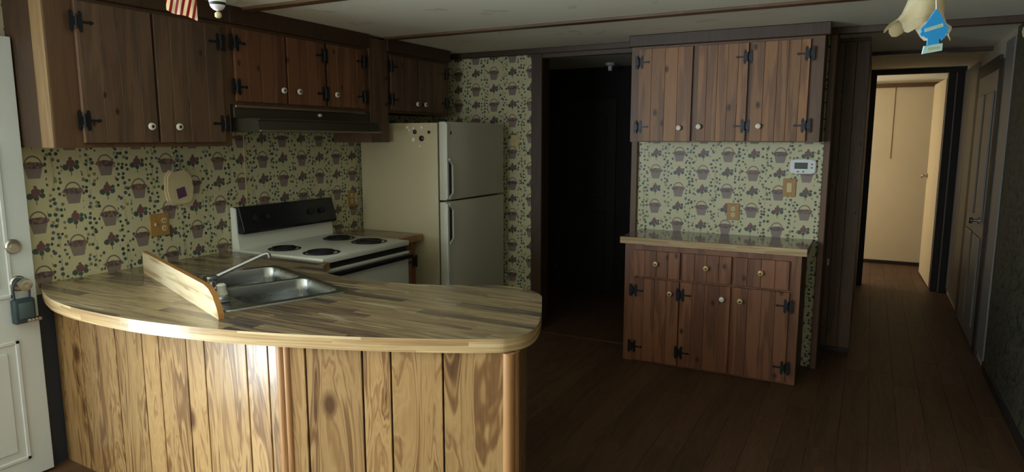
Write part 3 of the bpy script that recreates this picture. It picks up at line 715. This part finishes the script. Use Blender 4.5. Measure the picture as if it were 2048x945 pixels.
b = nb(); tube(b, [(-0.06, 0.02, 0.082), (-0.055, 0.05, 0.094), (-0.02, 0.225, 0.165), (-0.017, 0.238, 0.168), (-0.016, 0.245, 0.160), (-0.016, 0.246, 0.148)], [0.010, 0.0095, 0.0085, 0.009, 0.0105, 0.0105], 12); ob('spout', b, 'chrome', fc, True)
b = nb(); lathe(b, [(0.024, 0.028), (0.024, 0.036), (0.018, 0.05), (0.02, 0.07), (0.014, 0.076)], Matrix.Translation((0.075, 0, 0)), 18); ob('handle', b, 'ceramic', fc, True, label='clear pale handle')

# ---------------------------------------------------------------- stove
sv = thing('electric_range', 'white electric range with black backguard and four coil burners', 'stove', (0, 0, 0))
SY0, SY1, SF = 2.835, 3.655, -2.735
ob('body', box(nb(), XL + .02, SF - .02, SY0 + .005, SY1 - .005, 0.03, 0.885), 'white_en', sv)
ct = ob('cooktop', box(nb(), XL + .02, SF + .015, SY0, SY1, 0.888, 0.922, 0.006, 2), 'white_en', sv, True)
ob('vent_gap', box(nb(), SF - .02, SF - .004, SY0 + .01, SY1 - .01, 0.852, 0.888), 'black', sv)
od = ob('oven_door', box(nb(), SF - .02, SF + .012, SY0 + .008, SY1 - .008, 0.22, 0.850, 0.005, 2), 'white_en', sv, True)
b = nb(); box(b, SF + .03, SF + .052, SY0 + .012, SY1 - .012, 0.806, 0.836, 0.006, 2); box(b, SF + .01, SF + .04, SY0 + .03, SY0 + .06, 0.81, 0.832); box(b, SF + .01, SF + .04, SY1 - .06, SY1 - .03, 0.81, 0.832)
ob('handle', b, 'iron', od, True, label='dark full width oven handle')
ob('door_top_rail', box(nb(), SF + .011, SF + .02, SY0 + .01, SY1 - .01, 0.836, 0.85, .002), 'white_en', od)
ob('storage_drawer', box(nb(), SF - .02, SF + .008, SY0 + .008, SY1 - .008, 0.06, 0.21, 0.005, 2), 'white_en', sv, True)
b = nb(); prism(b, [(XL + .01, 0.92), (XL + .075, 0.92), (XL + .062, 1.02), (XL + .055, 1.175), (XL + .01, 1.18)], 'y', SY0 + .015, SY1 + .02); ob('backguard', b, 'white_en', sv)
b = nb(); prism(b, [(XL + .03, 1.182), (XL + .075, 1.182), (XL + .118, 1.035), (XL + .112, 1.015), (XL + .055, 1.015)], 'y', SY0 + .022, SY1 + .02)
bmesh.ops.bevel(b, geom=[e for e in b.edges], offset=0.003, segments=1, affect='EDGES'); cp = ob('control_panel', b, 'black_gl', sv)
for yk in (2.96, 3.06, 3.44, 3.54):
    k = nb(); lathe(k, [(0.021, 0), (0.020, 0.018), (0.016, 0.02)], axis_m((XL + .098, yk, 1.105), (1, 0, 0.29)), 16); ob('control_knob', k, 'black', cp, True)
for (x, y, r) in ((-3.19, 3.0, .082), (-2.885, 3.0, .1), (-3.2, 3.5, .1), (-2.915, 3.475, .1)):
    r = {(-3.19): .088, (-2.885): .098, (-3.2): .096, (-2.915): .106}[x]
    k = nb(); lathe(k, [(r + .012, 0.9215), (r + .012, 0.9245), (r, 0.9245), (r - .006, 0.9215)], Matrix.Translation((x, y, 0)), 28); bu = ob('burner', k, ['black'], sv, True)
    k = nb(); pts = []
    for i in range(100):
        a = i / 99 * 2 * PI * 4; rr = 0.018 + (r - 0.026) * i / 99
        pts.append((x + rr * math.cos(a), y + rr * math.sin(a), 0.929))
    tube(k, pts, 0.0062, 6); ob('coil', k, 'black', bu, True)

# small base cabinet between stove and refrigerator
sc_ = thing('narrow_base_cabinet', 'narrow reddish base cabinet between stove and refrigerator', 'cabinet', (-2.93, 3.66, 0), PI / 2)
ob('body', box(nb(), 0.002, 0.35, 0.018, 0.555, 0.0, 0.858), 'frame', sc_)
ob('face_frame', box(nb(), 0.002, 0.35, 0, 0.019, 0.0, 0.858, 0.001), 'pine_red', sc_)
door(sc_, 0.04, 0.31, 0.05, 0.80, 'R', 0.07, 0.74, 'w', 'pine_red', 3)
ct = thing('side_countertop', 'small brown laminate counter between stove and refrigerator', 'countertop')
ob('top', box(nb(), XL + .002, -2.89, 3.676, 4.035, 0.86, 0.908, 0.004, 2), 'counter', ct)
ob('front_edge', box(nb(), -2.891, -2.882, 3.676, 4.035, 0.861, 0.907, .001), 'panel_trim', ct)

# ---------------------------------------------------------------- range hood
rh = thing('range_hood', 'dark bronze range hood under the three door cabinet', 'range hood')
b = nb(); box(b, XL + .002, -3.145, 2.64, 3.795, 1.715, 1.789, 0.003); ob('body', b, 'bronze', rh)
b = nb(); prism(b, [(XL + .002, 1.714), (-3.02, 1.714), (-2.985, 1.706), (-2.975, 1.648), (-2.985, 1.640), (XL + .002, 1.640)], 'y', 2.66, 3.70); ob('canopy', b, 'bronze', rh)
ob('top_lip', box(nb(), -3.15, -3.128, 2.64, 3.74, 1.772, 1.788, .002), 'nickel', rh)
ob('front_lip', box(nb(), -2.985, -2.968, 2.66, 3.70, 1.640, 1.650, .002), 'nickel', rh)
ob('front_lip', box(nb(), -2.995, -2.976, 2.66, 3.70, 1.702, 1.712, .002), 'bronze', rh)
k = nb(); lathe(k, [(0.011, 0), (0.011, 0.012), (0.008, 0.016)], axis_m((-3.145, 3.30, 1.748), (1, 0, 0)), 14); ob('switch_button', k, 'ceramic', rh, True)

# ---------------------------------------------------------------- refrigerator
fr = thing('refrigerator', 'almond top freezer refrigerator against the back wall', 'refrigerator')
FY0, FY1, FB, FF = 4.06, 4.925, -2.755, -2.685
ob('body', box(nb(), XL + .03, FB, FY0, FY1, 0.02, 1.715, 0.004, 2), 'almond', fr, True)
ob('gasket', box(nb(), FB, FB + .012, FY0 + .012, FY1 - .01, 0.06, 1.71), 'casing_dark', fr)
for (nm, z0, z1, hb_, ht_) in (('freezer_door', 1.158, 1.722, 1.17, 1.46), ('main_door', 0.06, 1.146, 0.835, 1.135)):
    d = ob(nm, box(nb(), FB + .012, FF, FY0, FY1, z0, z1, 0.007, 2), 'almond_door', fr, True)
    ob('edge_strip', box(nb(), FF - .004, FF + .008, FY0 + .004, FY0 + .03, z0 + .01, z1 - .01, .003), 'white_en', d)
    # bow handle: outer bar stands off the door, ends slope back to the edge strip
    bz0, bz1 = hb_, ht_
    b = nb()
    ring = [(FY0 + .03, bz0), (FY0 + .082, bz0 + .035), (FY0 + .082, bz1 - .045), (FY0 + .03, bz1)]
    ringi = [(FY0 + .03, bz0 + .012), (FY0 + .072, bz0 + .040), (FY0 + .072, bz1 - .050), (FY0 + .03, bz1 - .012)]
    prism(b, ring + ringi[::-1], 'x', FF - .002, FF + .014)
    ob('handle', b, 'white_en', d)
    b = nb(); prism(b, ringi, 'x', FF + .0002, FF + .0015); ob('handle_recess', b, 'iron', d)
ob('top_hinge', box(nb(), FB - .01, FF - .01, FY0 + .01, FY0 + .05, 1.7225, 1.732, .002), 'iron', fr)
ob('badge', box(nb(), FF, FF + .002, FY0 + .062, FY0 + .076, 1.63, 1.655), 'brass', fr)
mg = [(-2.949, 1.650, .016, 'magnet_dark', 'medium round dark plum magnet, left of the dark magnets on the refrigerator'),
      (-2.825, 1.648, .012, 'magnet_dark', 'smallest round dark magnet, nearest the refrigerator door'),
      (-2.890, 1.603, .021, 'magnet_dark', 'largest round dark magnet on the refrigerator side'),
      (-3.017, 1.682, .012, 'magnet_pale', 'small pale magnet at the far left of the refrigerator cluster'),
      (-2.958, 1.676, .011, 'magnet_pale', 'small pale magnet just above the medium dark magnet'),
      (-2.886, 1.680, .012, 'magnet_pale', 'small pale magnet at the top between two dark magnets'),
      (-2.996, 1.662, .010, 'magnet_pale', 'tiny pale magnet left of the medium dark magnet'),
      (-2.963, 1.593, .015, 'magnet_pale', 'pale pinkish magnet left of the largest dark magnet'),
      (-2.903, 1.545, .010, 'magnet_pale', 'lowest small pale magnet on the refrigerator side')]
for x, z, r, m_, lab in mg:
    b = nb(); lathe(b, [(r, 0), (r, 0.005), (r * .75, 0.009), (r * .3, 0.0105)], axis_m((x, FY0 - .0003, z), (0, -1, 0)), 16)
    tag(ob('refrigerator_magnet', b, m_, None, True), lab, 'magnet', 'round magnets on the refrigerator side')

# ---------------------------------------------------------------- ceiling light with tulip shades, air freshener
LX, LY = 0.145, 1.56
lf = thing('ceiling_light', 'ceiling light with frilled amber glass tulip shades', 'ceiling light', (LX, LY, ZC))
b = nb(); lathe(b, [(0.065, -0.001), (0.065, -0.02), (0.03, -0.04), (0.012, -0.05), (0.012, -0.34), (0.03, -0.35), (0.036, -0.40), (0.036, -0.44), (0.028, -0.452), (0.008, -0.458)], None, 22); ob('stem_and_cap', b, 'iron', lf, True)
def tulip(bm, base, axis_d):
    mt = axis_m(base, axis_d); prof = [(0.020, 0.0), (0.027, 0.012), (0.030, 0.035), (0.033, 0.06), (0.037, 0.08), (0.046, 0.097), (0.057, 0.108)]
    seg = 48; rows = []
    for j, (r, h) in enumerate(prof):
        fr_ = (j / 6) ** 3; row = []
        for k in range(seg):
            a = 2 * PI * k / seg
            row.append(bm.verts.new(mt @ Vector((r * (1 + .10 * fr_ * math.cos(a * 6)) * math.cos(a), r * (1 + .10 * fr_ * math.cos(a * 6)) * math.sin(a), h + 0.012 * fr_ * math.sin(a * 6 + .5)))))
        rows.append(row)
    for A_, B_ in zip(rows, rows[1:]):
        for k in range(seg): bm.faces.new((A_[k], A_[(k + 1) % seg], B_[(k + 1) % seg], B_[k]))
    r = bmesh.ops.solidify(bm, geom=list(bm.faces), thickness=-0.0025)
for ang, tilt, ra in ((172, 0.18, 0.062), (8, 0.34, 0.112)):
    a = math.radians(ang); dx, dy = math.cos(a), math.sin(a)
    b = nb(); tube(b, [(dx * .03, dy * .03, -0.40), (dx * (ra * .5 + .015), dy * (ra * .5 + .015), -0.37), (dx * ra, dy * ra, -0.375), (dx * (ra + .004), dy * (ra + .004), -0.405)], 0.007, 10); ob('arm', b, 'iron', lf, True)
    b = nb(); tulip(b, (dx * ra, dy * ra, -0.405), (dx * tilt, dy * tilt, -1)); s = ob('glass_shade', b, 'shade', lf, True)
    b = nb(); lathe(b, [(0.019, 0), (0.022, 0.01), (0.022, 0.022), (0.017, 0.024)], axis_m((dx * ra, dy * ra, -0.392), (dx * tilt, dy * tilt, -1)), 16); ob('shade_holder', b, 'brass', s, True)
TX, TY, TZ = 0.083, 1.43, 1.753
af = thing('air_freshener', 'bright blue cardboard tree air freshener hanging from the ceiling light', 'air freshener', (TX, TY, TZ), math.radians(33)); af.scale = (.8, .8, .8)
tp = [(-.014, .013), (.014, .016), (.012, .026), (.017, .029), (.019, .024), (.027, .031), (.025, .036), (.033, .040), (.031, .045), (.034, .051), (.028, .056), (.022, .059), (.024, .063), (.018, .067), (.020, .071), (.013, .075), (.012, .080), (.006, .085), (.001, .091), (-.004, .084), (-.010, .075), (-.014, .068), (-.019, .062), (-.021, .058), (-.029, .051), (-.032, .046), (-.029, .042), (-.033, .037), (-.028, .031), (-.024, .033), (-.018, .028), (-.014, .028)]
b = nb(); prism(b, tp, 'y', -0.0012, 0.0012); ob('tree_card', b, 'blue_card', af)
b = nb(); prism(b, [(-.024, -.006), (.022, .002), (.022, .018), (-.021, .011)], 'y', -0.0013, 0.0013); ob('foot_band', b, 'pale_card', af)
b = nb(); prism(b, [(-.012, .002), (.015, .0065), (.015, .0115), (-.012, .0075)], 'y', -0.0018, -0.0014); ob('foot_print', b, 'gold_ink', af)
b = nb(); prism(b, [(-.022, .0405), (.020, .0535), (.018, .0605), (-.024, .0475)], 'y', -0.0017, -0.0013); bd = ob('name_band', b, 'pale_card', af)
cu = D.curves.new('band_text', 'FONT'); cu.body = 'LITTLE TREES'; cu.size = 0.0062; cu.align_x = 'CENTER'; cu.align_y = 'CENTER'; cu.extrude = 0.0001
to = D.objects.new('band_text_curve', cu); COL.objects.link(to); bpy.context.view_layer.update()
me = bpy.data.meshes.new_from_object(to.evaluated_get(bpy.context.evaluated_depsgraph_get())); D.objects.remove(to)
me.materials.clear(); me.materials.append(M['gold_ink'])
tx = ob('band_lettering', me, None, bd); tx.location = (-.002, -0.00185, .0505); tx.rotation_euler = (PI / 2, -math.radians(17.2), 0)
b = nb(); tube(b, [(0.001, 0, .0885), (0.0012, 0.01, .16), (-0.06, 0.13, .22)], 0.0009, 6); ob('string', b, 'string', af)

# pull chain ornaments of the living room ceiling fan (its blades hang out of view)
fx, fy = -1.335, 1.0
fg = thing('flag_ornament', 'little red and cream striped flag hanging from a pull chain', 'flag', (fx, fy, 1.858), math.radians(50))
b = nb(); nx, nz_ = 16, 10; fv = [[None] * (nz_ + 1) for _ in range(nx + 1)]
for i in range(nx + 1):
    for j in range(nz_ + 1):
        u = i / nx; v = j / nz_
        fv[i][j] = b.verts.new((-.030 + .060 * u, 0.007 * math.sin(u * 9 + v), -0.004 + .020 * (1 - u) + v * .085 - .002 * math.sin(u * 6)))
for i in range(nx):
    for j in range(nz_): b.faces.new((fv[i][j], fv[i + 1][j], fv[i + 1][j + 1], fv[i][j + 1]))
bmesh.ops.solidify(b, geom=list(b.faces), thickness=0.0015)
ob('cloth', b, 'flag', fg, True)
b = nb(); tube(b, [(0, 0, .085), (0, 0, ZC - 1.858 - .001)], 0.0012, 6); ob('pull_chain', b, 'brass', fg)
oz = 1.850
og = thing('bobber_ornament', 'white and black banded bobber on a pull chain', 'ornament', (-1.222, 1.0, oz), 0)
b = nb(); lathe(b, [(0.003, .014), (0.009, .0165), (0.013, .0205), (0.0152, .025), (0.0168, .0305), (0.0165, .045), (0.013, .058), (0.005, .066)], None, 24, [0, 0, 0, 1, 0, 0, 0]); ob('bobber', b, ['white_pl', 'black'], og, True)
b = nb(); lathe(b, [(0.004, 0), (0.0065, .002), (0.0065, .009), (0.003, .012)], None, 14); ob('pull_bead', b, 'plate_cream', og, True)
b = nb(); tube(b, [(0, 0, .01), (0, 0, .018)], 0.0012, 6); ob('chain_end', b, 'brass', og)
b = nb(); tube(b, [(0, 0, .069), (0, 0, ZC - oz - .001)], 0.0012, 6); ob('pull_chain', b, 'brass', og)
